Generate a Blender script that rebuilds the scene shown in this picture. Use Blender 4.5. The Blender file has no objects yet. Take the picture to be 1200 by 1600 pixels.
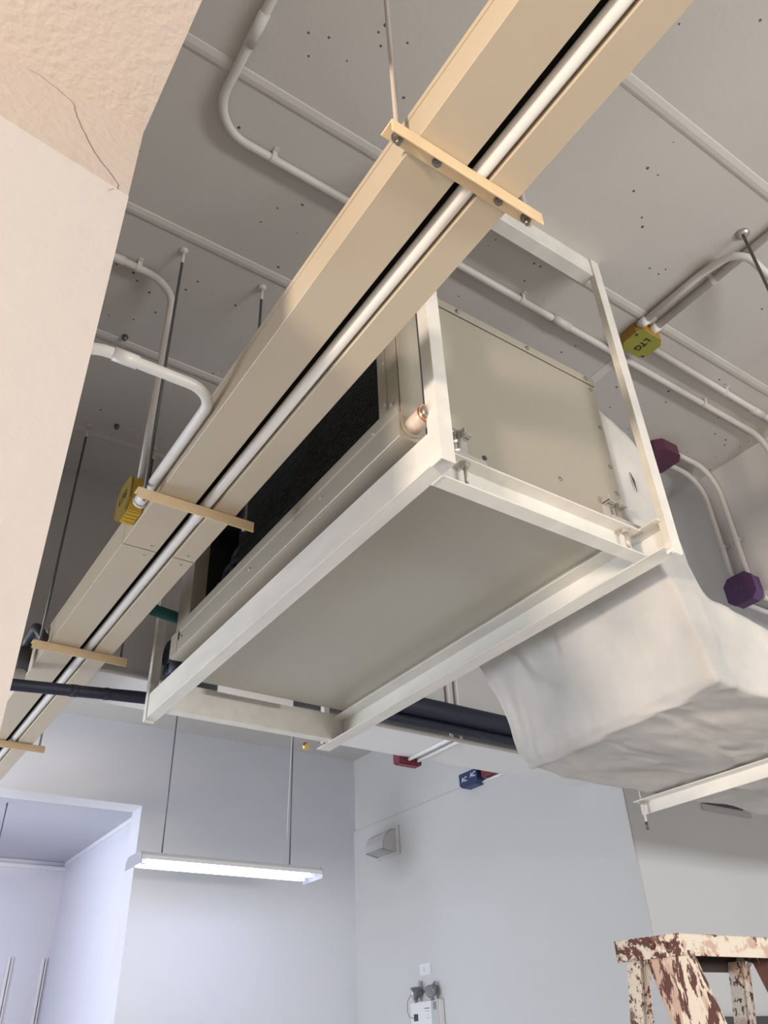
import bpy, bmesh, math, random
from mathutils import Vector, Matrix, noise

random.seed(7)
scene = bpy.context.scene
COL = scene.collection

# ------------------------------------------------------------------ camera, light, exposure
CEIL = 3.714
cam_data = bpy.data.cameras.new('camera')
cam = bpy.data.objects.new('camera', cam_data)
COL.objects.link(cam)
cam_data.sensor_fit = 'VERTICAL'
cam_data.sensor_height = 36.0
cam_data.lens = 36.0 * 1250.0 / 1600.0
cam_data.clip_start = 0.01
R = ((0.82926155, -0.29189149, -0.47657595), (-0.55755336, -0.49040298, -0.66980532), (-0.03820379, 0.82116032, -0.56941742))
cam.matrix_world = Matrix(((*R[0], 0.0), (*R[1], 0.0), (*R[2], 1.6), (0, 0, 0, 1)))
scene.camera = cam

world = bpy.data.worlds.new('world')
scene.world = world
world.use_nodes = True
world.node_tree.nodes['Background'].inputs[0].default_value = (0.75, 0.82, 1.0, 1)
world.node_tree.nodes['Background'].inputs[1].default_value = 0.3

scene.view_settings.view_transform = 'Standard'
scene.view_settings.look = 'None'
scene.view_settings.gamma = 1.0
scene.view_settings.use_curve_mapping = False
scene.view_settings.exposure = 0.0


def area(name, loc, target, sx, sy, power, color):
    d = bpy.data.lights.new(name, 'AREA')
    d.shape = 'RECTANGLE'
    d.size, d.size_y = sx, sy
    d.energy = power
    d.color = color
    o = bpy.data.objects.new(name, d)
    COL.objects.link(o)
    o.location = loc
    o.rotation_euler = (Vector(target) - Vector(loc)).to_track_quat('-Z', 'Y').to_euler()
    return o


area('light_behind', (3.0, -3.0, 1.8), (3.0, 3.0, 1.9), 2.6, 0.5, 132, (1.0, 0.99, 0.98))  # unseen area light behind the camera, placed for the duct's shadow edge
area('work_floodlight', (-2.9, -0.5, 1.9), (0.4, 0.95, 2.78), 0.4, 0.4, 150, (1.0, 0.83, 0.67))
area('far_room_fill', (-2.8, 4.3, 1.5), (1.4, 5.66, 2.8), 1.4, 1.6, 155, (0.84, 0.91, 1.0))  # added unseen fill light that brightens the far walls
area('passage_light', (0.2, 6.6, 2.6), (1.85, 6.7, 2.0), 0.15, 1.2, 17, (0.68, 0.72, 1.0))
COOL_TUBE = 10.5


# ------------------------------------------------------------------ materials
def mat(name, color, rough=0.6, metal=0.0, var=0.0, vscale=6.0, bump=0.0, bscale=40.0, color2=None, stretch=None, spec=0.5, emit=None):
    m = bpy.data.materials.new(name)
    m.use_nodes = True
    nt = m.node_tree
    b = nt.nodes['Principled BSDF']
    b.inputs['Base Color'].default_value = (*color, 1)
    b.inputs['Roughness'].default_value = rough
    b.inputs['Metallic'].default_value = metal
    b.inputs['Specular IOR Level'].default_value = spec
    if emit:
        b.inputs['Emission Color'].default_value = (*emit[0], 1)
        b.inputs['Emission Strength'].default_value = emit[1]
    if var or bump or color2:
        tc = nt.nodes.new('ShaderNodeTexCoord')
        mp = nt.nodes.new('ShaderNodeMapping')
        nt.links.new(tc.outputs['Object'], mp.inputs[0])
        if stretch:
            mp.inputs['Scale'].default_value = stretch
    if var or color2:
        n = nt.nodes.new('ShaderNodeTexNoise')
        n.inputs['Scale'].default_value = vscale
        n.inputs['Detail'].default_value = 6
        nt.links.new(mp.outputs[0], n.inputs[0])
        r = nt.nodes.new('ShaderNodeValToRGB')
        r.color_ramp.elements[0].position = 0.35
        r.color_ramp.elements[1].position = 0.68
        c2 = color2 or tuple(c * (1 - var) for c in color)
        r.color_ramp.elements[0].color = (*c2, 1)
        r.color_ramp.elements[1].color = (*color, 1)
        nt.links.new(n.outputs[0], r.inputs[0])
        nt.links.new(r.outputs[0], b.inputs['Base Color'])
    if bump:
        n2 = nt.nodes.new('ShaderNodeTexNoise')
        n2.inputs['Scale'].default_value = bscale
        n2.inputs['Detail'].default_value = 5
        nt.links.new(mp.outputs[0], n2.inputs[0])
        bp = nt.nodes.new('ShaderNodeBump')
        bp.inputs['Strength'].default_value = bump
        bp.inputs['Distance'].default_value = 0.004
        nt.links.new(n2.outputs[0], bp.inputs['Height'])
        nt.links.new(bp.outputs[0], b.inputs['Normal'])
    return m


def ceiling_material():
    m = mat('ceiling_concrete', (0.60, 0.575, 0.545), 0.8, var=0.06, vscale=1.6, bump=0.15, bscale=60)
    nt = m.node_tree
    b = nt.nodes['Principled BSDF']
    old = b.inputs['Base Color'].links[0].from_socket
    tc = nt.nodes.new('ShaderNodeTexCoord')
    v = nt.nodes.new('ShaderNodeTexVoronoi')
    v.inputs['Scale'].default_value = 42
    nt.links.new(tc.outputs['Object'], v.inputs['Vector'])
    # only some cells have an air hole, in loose clusters
    sep = nt.nodes.new('ShaderNodeSeparateColor')
    nt.links.new(v.outputs['Color'], sep.inputs[0])
    n = nt.nodes.new('ShaderNodeTexNoise')
    n.inputs['Scale'].default_value = 3.0
    nt.links.new(tc.outputs['Object'], n.inputs[0])
    rad = nt.nodes.new('ShaderNodeMath')
    rad.operation = 'MULTIPLY'
    nt.links.new(sep.outputs[0], rad.inputs[0])
    rad.inputs[1].default_value = 0.22
    sub = nt.nodes.new('ShaderNodeMath')
    sub.operation = 'LESS_THAN'
    nt.links.new(v.outputs['Distance'], sub.inputs[0])
    nt.links.new(rad.outputs[0], sub.inputs[1])
    th = nt.nodes.new('ShaderNodeMath')
    th.operation = 'GREATER_THAN'
    nt.links.new(n.outputs[0], th.inputs[0])
    th.inputs[1].default_value = 0.52
    pick = nt.nodes.new('ShaderNodeMath')
    pick.operation = 'GREATER_THAN'
    nt.links.new(sep.outputs[1], pick.inputs[0])
    pick.inputs[1].default_value = 0.72
    mul = nt.nodes.new('ShaderNodeMath')
    mul.operation = 'MULTIPLY'
    nt.links.new(sub.outputs[0], mul.inputs[0])
    nt.links.new(th.outputs[0], mul.inputs[1])
    mul2 = nt.nodes.new('ShaderNodeMath')
    mul2.operation = 'MULTIPLY'
    nt.links.new(mul.outputs[0], mul2.inputs[0])
    nt.links.new(pick.outputs[0], mul2.inputs[1])
    mix = nt.nodes.new('ShaderNodeMix')
    mix.data_type = 'RGBA'
    nt.links.new(mul2.outputs[0], mix.inputs['Factor'])
    nt.links.new(old, mix.inputs['A'])
    mix.inputs['B'].default_value = (0.10, 0.095, 0.09, 1)
    nt.links.new(mix.outputs['Result'], b.inputs['Base Color'])
    return m


def ladder_material(name, stretch, thr, s1=9, s2=14, s3=5):
    m = mat(name, (0.78, 0.70, 0.58), 0.65, bump=0.5, bscale=30, stretch=stretch)
    nt = m.node_tree
    b = nt.nodes['Principled BSDF']
    mp = [n for n in nt.nodes if n.type == 'MAPPING'][0]

    def nz(scale, lo, hi):
        n = nt.nodes.new('ShaderNodeTexNoise')
        n.inputs['Scale'].default_value = scale
        n.inputs['Detail'].default_value = 8
        n.inputs['Roughness'].default_value = 0.65
        nt.links.new(mp.outputs[0], n.inputs[0])
        r = nt.nodes.new('ShaderNodeMapRange')
        r.inputs['From Min'].default_value = lo
        r.inputs['From Max'].default_value = hi
        nt.links.new(n.outputs[0], r.inputs[0])
        return r.outputs[0]

    def mixc(f, a, bb):
        x = nt.nodes.new('ShaderNodeMix')
        x.data_type = 'RGBA'
        nt.links.new(f, x.inputs['Factor'])
        if isinstance(a, tuple):
            x.inputs['A'].default_value = (*a, 1)
        else:
            nt.links.new(a, x.inputs['A'])
        x.inputs['B'].default_value = (*bb, 1)
        return x.outputs['Result']
    c = mixc(nz(s1, 0.50, 0.56), (0.70, 0.63, 0.54), (0.52, 0.37, 0.30))
    c = mixc(nz(s2, thr, thr + 0.035), c, (0.095, 0.028, 0.022))
    c = mixc(nz(s3, 0.60, 0.62), c, (0.20, 0.125, 0.07))
    nt.links.new(c, b.inputs['Base Color'])
    return m


def canvas_material():
    m = mat('painted_canvas', (0.70, 0.66, 0.62), 0.85, color2=(0.47, 0.47, 0.46), vscale=2.6)
    nt = m.node_tree
    b = nt.nodes['Principled BSDF']
    tc = nt.nodes.new('ShaderNodeTexCoord')
    n1 = nt.nodes.new('ShaderNodeTexNoise')
    n1.noise_type = 'RIDGED_MULTIFRACTAL'
    n1.normalize = True
    n1.inputs['Scale'].default_value = 3.5
    n1.inputs['Detail'].default_value = 5
    n1.inputs['Distortion'].default_value = 0.8
    n2 = nt.nodes.new('ShaderNodeTexNoise')
    n2.inputs['Scale'].default_value = 45
    n2.inputs['Detail'].default_value = 5
    mp = nt.nodes.new('ShaderNodeMapping')
    mp.inputs['Scale'].default_value = (1.0, 2.2, 1.0)
    nt.links.new(tc.outputs['Object'], mp.inputs[0])
    nt.links.new(mp.outputs[0], n1.inputs[0])
    nt.links.new(tc.outputs['Object'], n2.inputs[0])
    b1 = nt.nodes.new('ShaderNodeBump')
    b1.inputs['Strength'].default_value = 0.9
    b1.inputs['Distance'].default_value = 0.03
    nt.links.new(n1.outputs[0], b1.inputs['Height'])
    b2 = nt.nodes.new('ShaderNodeBump')
    b2.inputs['Strength'].default_value = 0.3
    b2.inputs['Distance'].default_value = 0.004
    nt.links.new(n2.outputs[0], b2.inputs['Height'])
    nt.links.new(b1.outputs[0], b2.inputs['Normal'])
    nt.links.new(b2.outputs[0], b.inputs['Normal'])
    return m


MAT = {}
MAT['ceiling'] = ceiling_material()
MAT['ridge'] = mat('ceiling_ridge_paint', (0.605, 0.58, 0.55), 0.75, bump=0.2, bscale=50)
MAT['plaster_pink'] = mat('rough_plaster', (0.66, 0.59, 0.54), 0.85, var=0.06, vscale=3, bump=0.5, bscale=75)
MAT['plaster_shaded'] = mat('shaded_plaster', (0.50, 0.44, 0.40), 0.85, var=0.08, vscale=3, bump=0.5, bscale=70)  # darker tone for the upper column, its shade put into the colour
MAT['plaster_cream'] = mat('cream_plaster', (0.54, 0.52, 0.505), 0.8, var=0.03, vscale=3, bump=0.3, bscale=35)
MAT['crack'] = mat('crack_dark', (0.16, 0.11, 0.09), 0.9)
MAT['wall'] = mat('wall_paint', (0.73, 0.735, 0.745), 0.8, var=0.03, vscale=1.5, bump=0.12, bscale=30)
MAT['wall_grey'] = mat('neutral_wall_paint', (0.625, 0.62, 0.61), 0.8, var=0.03, vscale=1.5, bump=0.12, bscale=30)
MAT['wall_cool'] = mat('cool_white_wall_paint', (0.70, 0.715, 0.73), 0.8, var=0.03, vscale=1.5, bump=0.12, bscale=30)
MAT['wall_blue'] = mat('bluish_wall_paint', (0.745, 0.755, 0.80), 0.8, var=0.03, vscale=1.5, bump=0.12, bscale=30)
MAT['passage_ceiling'] = mat('passage_ceiling_paint', (0.56, 0.57, 0.60), 0.8, var=0.03, vscale=1.5)
MAT['beam'] = mat('beam_paint', (0.62, 0.61, 0.60), 0.8, var=0.04, vscale=2, bump=0.15, bscale=40)
MAT['soffit'] = mat('soffit_paint', (0.86, 0.86, 0.855), 0.8, var=0.03, vscale=2)
MAT['floor'] = mat('floor_screed', (0.60, 0.59, 0.57), 0.7, var=0.10, vscale=3)
MAT['trunk'] = mat('beige_enamel', (0.575, 0.495, 0.38), 0.38, var=0.03, vscale=4)
MAT['black'] = mat('black_void', (0.012, 0.012, 0.012), 0.8)
MAT['pvc'] = mat('white_plastic', (0.84, 0.82, 0.79), 0.3)
MAT['pvc_grey'] = mat('painted_conduit', (0.66, 0.635, 0.60), 0.5, var=0.05, vscale=8)
MAT['pvc_pink'] = mat('painted_conduit_light', (0.70, 0.665, 0.645), 0.5, var=0.05, vscale=8)
MAT['bracket'] = mat('yellowed_primer', (0.84, 0.66, 0.42), 0.6, bump=0.25, bscale=45, color2=(0.76, 0.56, 0.34), vscale=14)
MAT['steel'] = mat('zinc_steel', (0.55, 0.53, 0.50), 0.35, metal=0.9)
MAT['nut'] = mat('tarnished_nut', (0.30, 0.285, 0.265), 0.4, metal=0.8)
MAT['rod_dark'] = mat('dark_rod', (0.16, 0.165, 0.17), 0.45, metal=0.6)
MAT['rod_grey'] = mat('painted_rod', (0.52, 0.48, 0.44), 0.55)
MAT['frame'] = mat('white_primer_steel', (0.84, 0.81, 0.75), 0.45, color2=(0.74, 0.725, 0.675), vscale=5, stretch=(3, 1, 3), bump=0.08, bscale=60)
MAT['fcu'] = mat('fcu_enamel', (0.40, 0.37, 0.305), 0.33, var=0.03, vscale=2)
MAT['fcu_bottom'] = mat('fcu_underside', (0.45, 0.43, 0.36), 0.22, var=0.03, vscale=2)
MAT['zinc'] = mat('galvanised', (0.60, 0.58, 0.54), 0.4, metal=0.35, var=0.12, vscale=20)
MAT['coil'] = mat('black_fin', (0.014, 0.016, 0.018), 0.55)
MAT['navy'] = mat('navy_foam', (0.018, 0.021, 0.045), 0.55, bump=0.25, bscale=60)
MAT['copper'] = mat('copper_ring', (0.72, 0.42, 0.27), 0.3, metal=0.9)
MAT['chrome'] = mat('chrome', (0.8, 0.79, 0.77), 0.15, metal=1.0)
MAT['brass'] = mat('brass', (0.78, 0.55, 0.22), 0.3, metal=0.9)
MAT['pinkpvc'] = mat('pinkish_pipe', (0.72, 0.58, 0.49), 0.4)
MAT['canvas'] = canvas_material()
MAT['yellow'] = mat('mustard_box', (0.58, 0.37, 0.02), 0.5, var=0.15, vscale=30)
MAT['olive'] = mat('olive_yellow_lid', (0.31, 0.30, 0.05), 0.5, var=0.08, vscale=20)
MAT['olive_shaded'] = mat('olive_shaded_lid', (0.27, 0.19, 0.035), 0.5, var=0.1, vscale=20)  # darker olive for the hanging lid, its shade painted in
MAT['amber'] = mat('amber_box', (0.42, 0.23, 0.03), 0.5, var=0.15, vscale=30)
MAT['purple'] = mat('purple_box', (0.105, 0.045, 0.135), 0.55, var=0.1, vscale=20)
MAT['plum'] = mat('plum_box', (0.115, 0.035, 0.075), 0.55, var=0.1, vscale=20)
MAT['red'] = mat('maroon_box', (0.20, 0.022, 0.045), 0.45)
MAT['blue'] = mat('blue_box', (0.028, 0.045, 0.125), 0.45)
MAT['ink'] = mat('black_ink', (0.015, 0.015, 0.012), 0.6)
MAT['white_ink'] = mat('white_ink', (0.75, 0.76, 0.8), 0.6)
MAT['grey_ink'] = mat('grey_ink', (0.10, 0.10, 0.13), 0.6)
MAT['fix'] = mat('fixture_enamel', (0.40, 0.40, 0.43), 0.4)
MAT['reflector'] = mat('reflector_white', (0.9, 0.9, 0.9), 0.4)
MAT['tube'] = mat('lamp_tube', (1, 1, 1), 0.5, emit=((0.68, 0.73, 1.0), COOL_TUBE))
MAT['white'] = mat('white_abs', (0.78, 0.78, 0.78), 0.4)
MAT['hood'] = mat('aged_white_abs', (0.62, 0.61, 0.60), 0.5)
MAT['greyp'] = mat('grey_abs', (0.50, 0.50, 0.51), 0.45)
MAT['darkp'] = mat('dark_plastic', (0.05, 0.05, 0.055), 0.5)
MAT['lampgrey'] = mat('lamp_grey', (0.22, 0.22, 0.23), 0.3, metal=0.3)
MAT['green'] = mat('green_tape', (0.01, 0.10, 0.08), 0.5)
MAT['greybox'] = mat('grey_cable_sleeve', (0.085, 0.085, 0.09), 0.6, var=0.1)
MAT['palegrey'] = mat('pale_grey_sleeve', (0.42, 0.42, 0.38), 0.6)
MAT['blackcable'] = mat('black_cable', (0.035, 0.037, 0.05), 0.45)
MAT['ladder_cap'] = ladder_material('flaking_paint_cap', (1.0, 1.0, 1.0), 0.475, 20, 44, 5)
MAT['ladder_front'] = ladder_material('flaking_paint_front', (1.0, 1.0, 1.0), 0.56, 24, 22, 6)
MAT['ladder_rail'] = ladder_material('flaking_paint_rail', (1.8, 1.8, 0.5), 0.505, 12, 34, 3)
MAT['ladder_shaded_rail'] = ladder_material('shaded_worn_rail', (2.0, 2.0, 0.6), 0.38, 10, 20, 4)  # worn paint darkened, the far rail's shade put into its colour
MAT['ladder_leg'] = ladder_material('worn_paint_leg', (1.4, 1.4, 1.0), 0.545, 8, 55, 3)
MAT['ladder_dark'] = mat('dark_brown', (0.055, 0.035, 0.03), 0.7, var=0.3, vscale=20)  # mottled dark brown on the rear skirt and under the cap
MAT['board'] = mat('dark_board', (0.07, 0.072, 0.075), 0.6)


# ------------------------------------------------------------------ mesh helper
class M:
    def __init__(self):
        self.v, self.f, self.s = [], [], []

    def add(self, vs, fs, smooth=False):
        n = len(self.v)
        self.v += [tuple(p) for p in vs]
        self.f += [tuple(i + n for i in f) for f in fs]
        self.s += [smooth] * len(fs)
        return self

    def box(self, x0, x1, y0, y1, z0, z1):
        return self.add([(x, y, z) for x in (x0, x1) for y in (y0, y1) for z in (z0, z1)],
                        [(0, 1, 3, 2), (4, 6, 7, 5), (0, 4, 5, 1), (2, 3, 7, 6), (0, 2, 6, 4), (1, 5, 7, 3)])

    def prism(self, prof, axis, a, b, smooth=False):
        n = len(prof)

        def P(t, u):
            return {'X': (t, u[0], u[1]), 'Y': (u[0], t, u[1]), 'Z': (u[0], u[1], t)}[axis]
        vs = [P(a, u) for u in prof] + [P(b, u) for u in prof]
        fs = [tuple(range(n))[::-1], tuple(range(n, 2 * n))]
        self.add(vs, fs)
        return self.add(vs, [(i, (i + 1) % n, n + (i + 1) % n, n + i) for i in range(n)], smooth)

    def tube(self, pts, r, seg=12, caps=True, radii=None):
        pts = [Vector(p) for p in pts]
        t0 = (pts[1] - pts[0]).normalized()
        up = Vector((0, 0, 1)) if abs(t0.z) < 0.9 else Vector((1, 0, 0))
        u = t0.cross(up).normalized()
        vs, fs = [], []
        for i, p in enumerate(pts):
            t = (pts[min(i + 1, len(pts) - 1)] - pts[max(i - 1, 0)]).normalized()
            u = (u - t * u.dot(t)).normalized()
            w = t.cross(u)
            rr = radii[i] if radii else r
            for k in range(seg):
                a = 2 * math.pi * k / seg
                vs.append(p + (u * math.cos(a) + w * math.sin(a)) * rr)
        for i in range(len(pts) - 1):
            for k in range(seg):
                k2 = (k + 1) % seg
                fs.append((i * seg + k, i * seg + k2, (i + 1) * seg + k2, (i + 1) * seg + k))
        self.add(vs, fs, True)
        if caps:
            n = len(self.v) - len(vs)
            self.f += [tuple(n + k for k in range(seg))[::-1], tuple(n + (len(pts) - 1) * seg + k for k in range(seg))]
            self.s += [False, False]
        return self

    def cyl(self, p, q, r, seg=14):
        return self.tube([p, q], r, seg)

    def hexnut(self, c, axis, r, h):
        c = Vector(c)
        prof = [(c[(('XYZ'.index(axis) + 1) % 3)] , 0)]
        i = 'XYZ'.index(axis)
        vs = []
        for d in (-h / 2, h / 2):
            for k in range(6):
                a = math.pi / 3 * k
                p = [0, 0, 0]
                p[i] = c[i] + d
                p[(i + 1) % 3] = c[(i + 1) % 3] + r * math.cos(a)
                p[(i + 2) % 3] = c[(i + 2) % 3] + r * math.sin(a)
                vs.append(p)
        return self.add(vs, [tuple(range(6))[::-1], tuple(range(6, 12))] + [(k, (k + 1) % 6, 6 + (k + 1) % 6, 6 + k) for k in range(6)])

    def xform(self, mtx):
        self.v = [tuple(mtx @ Vector(p)) for p in self.v]
        return self

    def mesh(self, name, off=(0, 0, 0), merge=True):
        me = bpy.data.meshes.new(name)
        bm = bmesh.new()
        o = Vector(off)
        bv = [bm.verts.new(Vector(p) - o) for p in self.v]
        for f, s in zip(self.f, self.s):
            try:
                face = bm.faces.new([bv[i] for i in f])
                face.smooth = s
            except ValueError:
                pass
        if merge:
            bmesh.ops.remove_doubles(bm, verts=bm.verts, dist=1e-5)
        bmesh.ops.recalc_face_normals(bm, faces=bm.faces)
        bm.to_mesh(me)
        bm.free()
        return me


def arc_path(pts, r, n=8):
    """polyline with its corners rounded to radius r (a number, or one per corner)"""
    pts = [Vector(p) for p in pts]
    out = [pts[0]]
    for i in range(1, len(pts) - 1):
        a, b, c = pts[i - 1], pts[i], pts[i + 1]
        d1, d2 = (a - b).normalized(), (c - b).normalized()
        ang = d1.angle(d2)
        rr = r[i - 1] if isinstance(r, (list, tuple)) else r
        t = rr / math.tan(ang / 2)
        bis = (d1 + d2).normalized()
        ctr = b + bis * (rr / math.sin(ang / 2))
        p1, p2 = b + d1 * t, b + d2 * t
        v1, v2 = p1 - ctr, p2 - ctr
        tot = v1.angle(v2)
        ax = v1.cross(v2).normalized()
        for k in range(n + 1):
            out.append(ctr + Matrix.Rotation(tot * k / n, 3, ax) @ v1)
    out.append(pts[-1])
    return out


def props(o, label=None, cat=None, group=None, kind=None):
    if label:
        o['label'] = label
    if cat:
        o['category'] = cat
    if group:
        o['group'] = group
    if kind:
        o['kind'] = kind
    return o


def thing(name, label, cat, loc=(0, 0, 0), group=None):
    o = bpy.data.objects.new(name, None)
    o.empty_display_size = 0.05
    COL.objects.link(o)
    o.location = loc
    o['base'] = tuple(loc)
    return props(o, label, cat, group)


def part(name, m, material, parent, label=None, bevel=0.0, kind=None):
    base = parent['base']
    me = m.mesh(name, base)
    me.materials.append(material)
    o = bpy.data.objects.new(name, me)
    COL.objects.link(o)
    o.parent = parent
    o['base'] = tuple(base)
    if bevel:
        b = o.modifiers.new('bevel', 'BEVEL')
        b.width = bevel
        b.segments = 1
        b.limit_method = 'ANGLE'
        b.angle_limit = math.radians(50)
    return props(o, label, None, None, kind)


def single(name, m, material, label, cat, loc=(0, 0, 0), group=None, bevel=0.0):
    me = m.mesh(name, loc)
    me.materials.append(material)
    o = bpy.data.objects.new(name, me)
    COL.objects.link(o)
    o.location = loc
    o['base'] = tuple(loc)
    if bevel:
        b = o.modifiers.new('bevel', 'BEVEL')
        b.width = bevel
        b.segments = 1
        b.limit_method = 'ANGLE'
        b.angle_limit = math.radians(50)
    return props(o, label, cat, group)


def struct(name, m, material, parent=None, label=None, bevel=0.0):
    me = m.mesh(name)
    me.materials.append(material)
    o = bpy.data.objects.new(name, me)
    COL.objects.link(o)
    o['base'] = (0, 0, 0)
    if parent:
        o.parent = parent
    else:
        o['kind'] = 'structure'
    if label:
        o['label'] = label
    if bevel:
        b = o.modifiers.new('bevel', 'BEVEL')
        b.width = bevel
        b.segments = 2
        b.limit_method = 'ANGLE'
    return o


def dup(root, delta, label=None):
    c = root.copy()
    COL.objects.link(c)
    c.location = Vector(root.location) + Vector(delta)
    if label:
        c['label'] = label
    for ch in root.children:
        d = ch.copy()
        COL.objects.link(d)
        d.parent = c
        for g in ch.children:
            e = g.copy()
            COL.objects.link(e)
            e.parent = d
    return c


def lettering(name, text, size, material, parent, mtx, depth=0.0006):
    """text built as a mesh, standing on the surface that mtx places it on"""
    cu = bpy.data.curves.new(name, 'FONT')
    cu.body = text
    cu.size = size
    cu.align_x = 'CENTER'
    cu.align_y = 'CENTER'
    cu.extrude = depth
    cu.offset = size * 0.018
    tmp = bpy.data.objects.new(name, cu)
    COL.objects.link(tmp)
    dg = bpy.context.evaluated_depsgraph_get()
    dg.update()
    me = bpy.data.meshes.new_from_object(tmp.evaluated_get(dg))
    bpy.data.objects.remove(tmp)
    base = Vector(parent['base'])
    me.transform(Matrix.Translation(-base) @ mtx)
    me.materials.clear()
    me.materials.append(material)
    me.name = name
    o = bpy.data.objects.new(name, me)
    COL.objects.link(o)
    o.parent = parent
    o['base'] = tuple(base)
    return o


def frame_mtx(origin, right, up):
    r, u = Vector(right).normalized(), Vector(up).normalized()
    n = r.cross(u)
    return Matrix(((r.x, u.x, n.x, origin[0]), (r.y, u.y, n.y, origin[1]), (r.z, u.z, n.z, origin[2]), (0, 0, 0, 1)))


# ------------------------------------------------------------------ the room
struct('floor', M().box(-3.2, 6.4, -3.6, 9.2, -0.2, 0.0), MAT['floor'])
ceil = struct('ceiling', M().box(-3.2, 6.4, -3.6, 9.2, CEIL, CEIL + 0.2), MAT['ceiling'])
for k in range(-1, 5):
    y = 0.497 + 0.5325 * k
    prof = [(y - 0.02, CEIL + 0.001), (y - 0.017, CEIL - 0.003), (y - 0.002, CEIL - 0.006), (y + 0.010, CEIL - 0.005), (y + 0.017, CEIL - 0.002), (y + 0.02, CEIL + 0.001)]
    struct('seam_ridge', M().prism(prof, 'X', -3.1, 2.84), MAT['ridge'], ceil)
for x in (1.975,):
    prof = [(x - 0.034, CEIL + 0.001), (x - 0.033, CEIL - 0.0015), (x + 0.004, CEIL - 0.0015), (x + 0.005, CEIL + 0.001)]
    struct('seam_ridge', M().prism(prof, 'Y', 1.02, 2.89), MAT['pvc_pink'], ceil)  # lighter colour stands in for the lit face of this seam

struct('wall_left', M().box(-3.2, -3.0, -3.6, 9.2, 0, CEIL), MAT['wall'])
struct('wall_front', M().box(-3.0, 6.2, -3.6, -3.4, 0, CEIL), MAT['plaster_cream'])
struct('wall_far_right', M().box(6.2, 6.4, -3.6, 9.2, 0, CEIL), MAT['wall'])
struct('wall_niche', M().box(3.6, 6.2, 2.93, 3.08, 0, CEIL), MAT['wall_cool'])
wr = struct('wall_right', M().box(3.6, 3.75, 3.08, 5.66, 0, CEIL), MAT['wall_grey'])
struct('plaster_facing', M().prism([(3.588, 0), (3.6, 0), (3.6, 3.152), (3.594, 3.150), (3.588, 3.144)], 'Y', 2.931, 5.66), MAT['wall_grey'], wr)
# wall at the far end with the wide opening into the passage
LIN = 3.157
wb = struct('wall_back', M().box(1.85, 3.75, 5.66, 5.85, 0, CEIL).box(-3.0, 1.85, 5.66, 5.85, LIN, CEIL).box(-3.0, -0.3, 5.66, 5.85, 0, LIN), MAT['wall_blue'])
struct('wall_passage_side', M().box(1.96, 2.1, 5.85, 7.9, 0, CEIL), MAT['wall_blue'])
struct('wall_passage_end', M().box(-3.0, 2.1, 7.9, 8.05, 0, CEIL), MAT['wall_blue'])
struct('ceiling_passage', M().box(-3.0, 1.96, 5.85, 7.9, 3.2, 3.3), MAT['passage_ceiling'])
struct('trim_4', M().box(-0.3, 1.85, 5.66, 5.85, LIN - 0.004, LIN), MAT['soffit'])
struct('trim_1', M().box(-0.3, 1.96, 7.87, 7.9, 3.13, 3.16), MAT['soffit'])
struct('trim_2', M().box(1.946, 1.96, 5.85, 7.87, 3.165, 3.2), MAT['soffit'])

# beams
SOF = 2.875
XC, YC = 0.117, 0.79
struct('ceiling_beam', M().box(-3.0, 3.6, 2.9, 3.235, SOF + 0.006, CEIL), MAT['beam'])
struct('trim_3', M().box(-3.0, 3.588, 2.9, 3.235, SOF, SOF + 0.006), MAT['soffit'])
struct('ceiling_beam', M().box(2.85, 3.2, -3.4, 2.9, 3.09, CEIL), MAT['wall'])
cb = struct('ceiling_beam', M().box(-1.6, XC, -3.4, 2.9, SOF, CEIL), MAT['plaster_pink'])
colm = struct('column', M().box(-1.6, XC - 0.001, YC, 1.19, 0, SOF), MAT['plaster_shaded'])
# raised paler slab: lit zone below the column's shadow edge, put into colour
struct('lit_zone', M().prism([(-1.6, 2.87), (-0.82, 2.87), (XC - 0.001, 2.686), (XC - 0.001, 0), (-1.6, 0)], 'Y', YC - 0.006, YC + 0.01), MAT['plaster_cream'], colm)
# hairline crack running down from the beam edge
cr = [(-0.07, 2.874), (-0.045, 2.872), (-0.02, 2.862), (0.006, 2.848), (0.012, 2.834), (0.022, 2.81), (0.034, 2.79), (0.050, 2.762), (0.066, 2.742), (0.088, 2.722), (0.098, 2.708), (0.099, 2.696), (0.094, 2.688)]
cr += [(0.091, 2.682), (0.086, 2.675)]
fine = []
for (xa, za), (xb, zb) in zip(cr[:-1], cr[1:]):
    for k in range(3):
        t = k / 3
        fine.append((xa + (xb - xa) * t + random.uniform(-0.0012, 0.0012), za + (zb - za) * t + random.uniform(-0.0008, 0.0008)))
fine.append(cr[-1])
cr = fine
crm = M()
for i in range(len(cr) - 1):
    (x0, z0), (x1, z1) = cr[i], cr[i + 1]
    dx, dz = x1 - x0, z1 - z0
    L = math.hypot(dx, dz)
    nx, nz = -dz / L, dx / L
    w = 0.00018 + 0.00035 * math.sin(math.pi * (i + 0.5) / len(cr))
    crm.add([(x0 + nx * w, YC - (0.0006 if max(z0, z1) > 2.6885 else 0.0066), z0 + nz * w), (x0 - nx * w, YC - (0.0006 if max(z0, z1) > 2.6885 else 0.0066), z0 - nz * w), (x1 - nx * w, YC - (0.0006 if max(z0, z1) > 2.6885 else 0.0066), z1 - nz * w), (x1 + nx * w, YC - (0.0006 if max(z0, z1) > 2.6885 else 0.0066), z1 + nz * w),
             (x0 + nx * w, YC + 0.004, z0 + nz * w), (x0 - nx * w, YC + 0.004, z0 - nz * w), (x1 - nx * w, YC + 0.004, z1 - nz * w), (x1 + nx * w, YC + 0.004, z1 + nz * w)],
            [(0, 1, 2, 3), (0, 4, 5, 1), (3, 2, 6, 7), (4, 7, 6, 5)])
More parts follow.
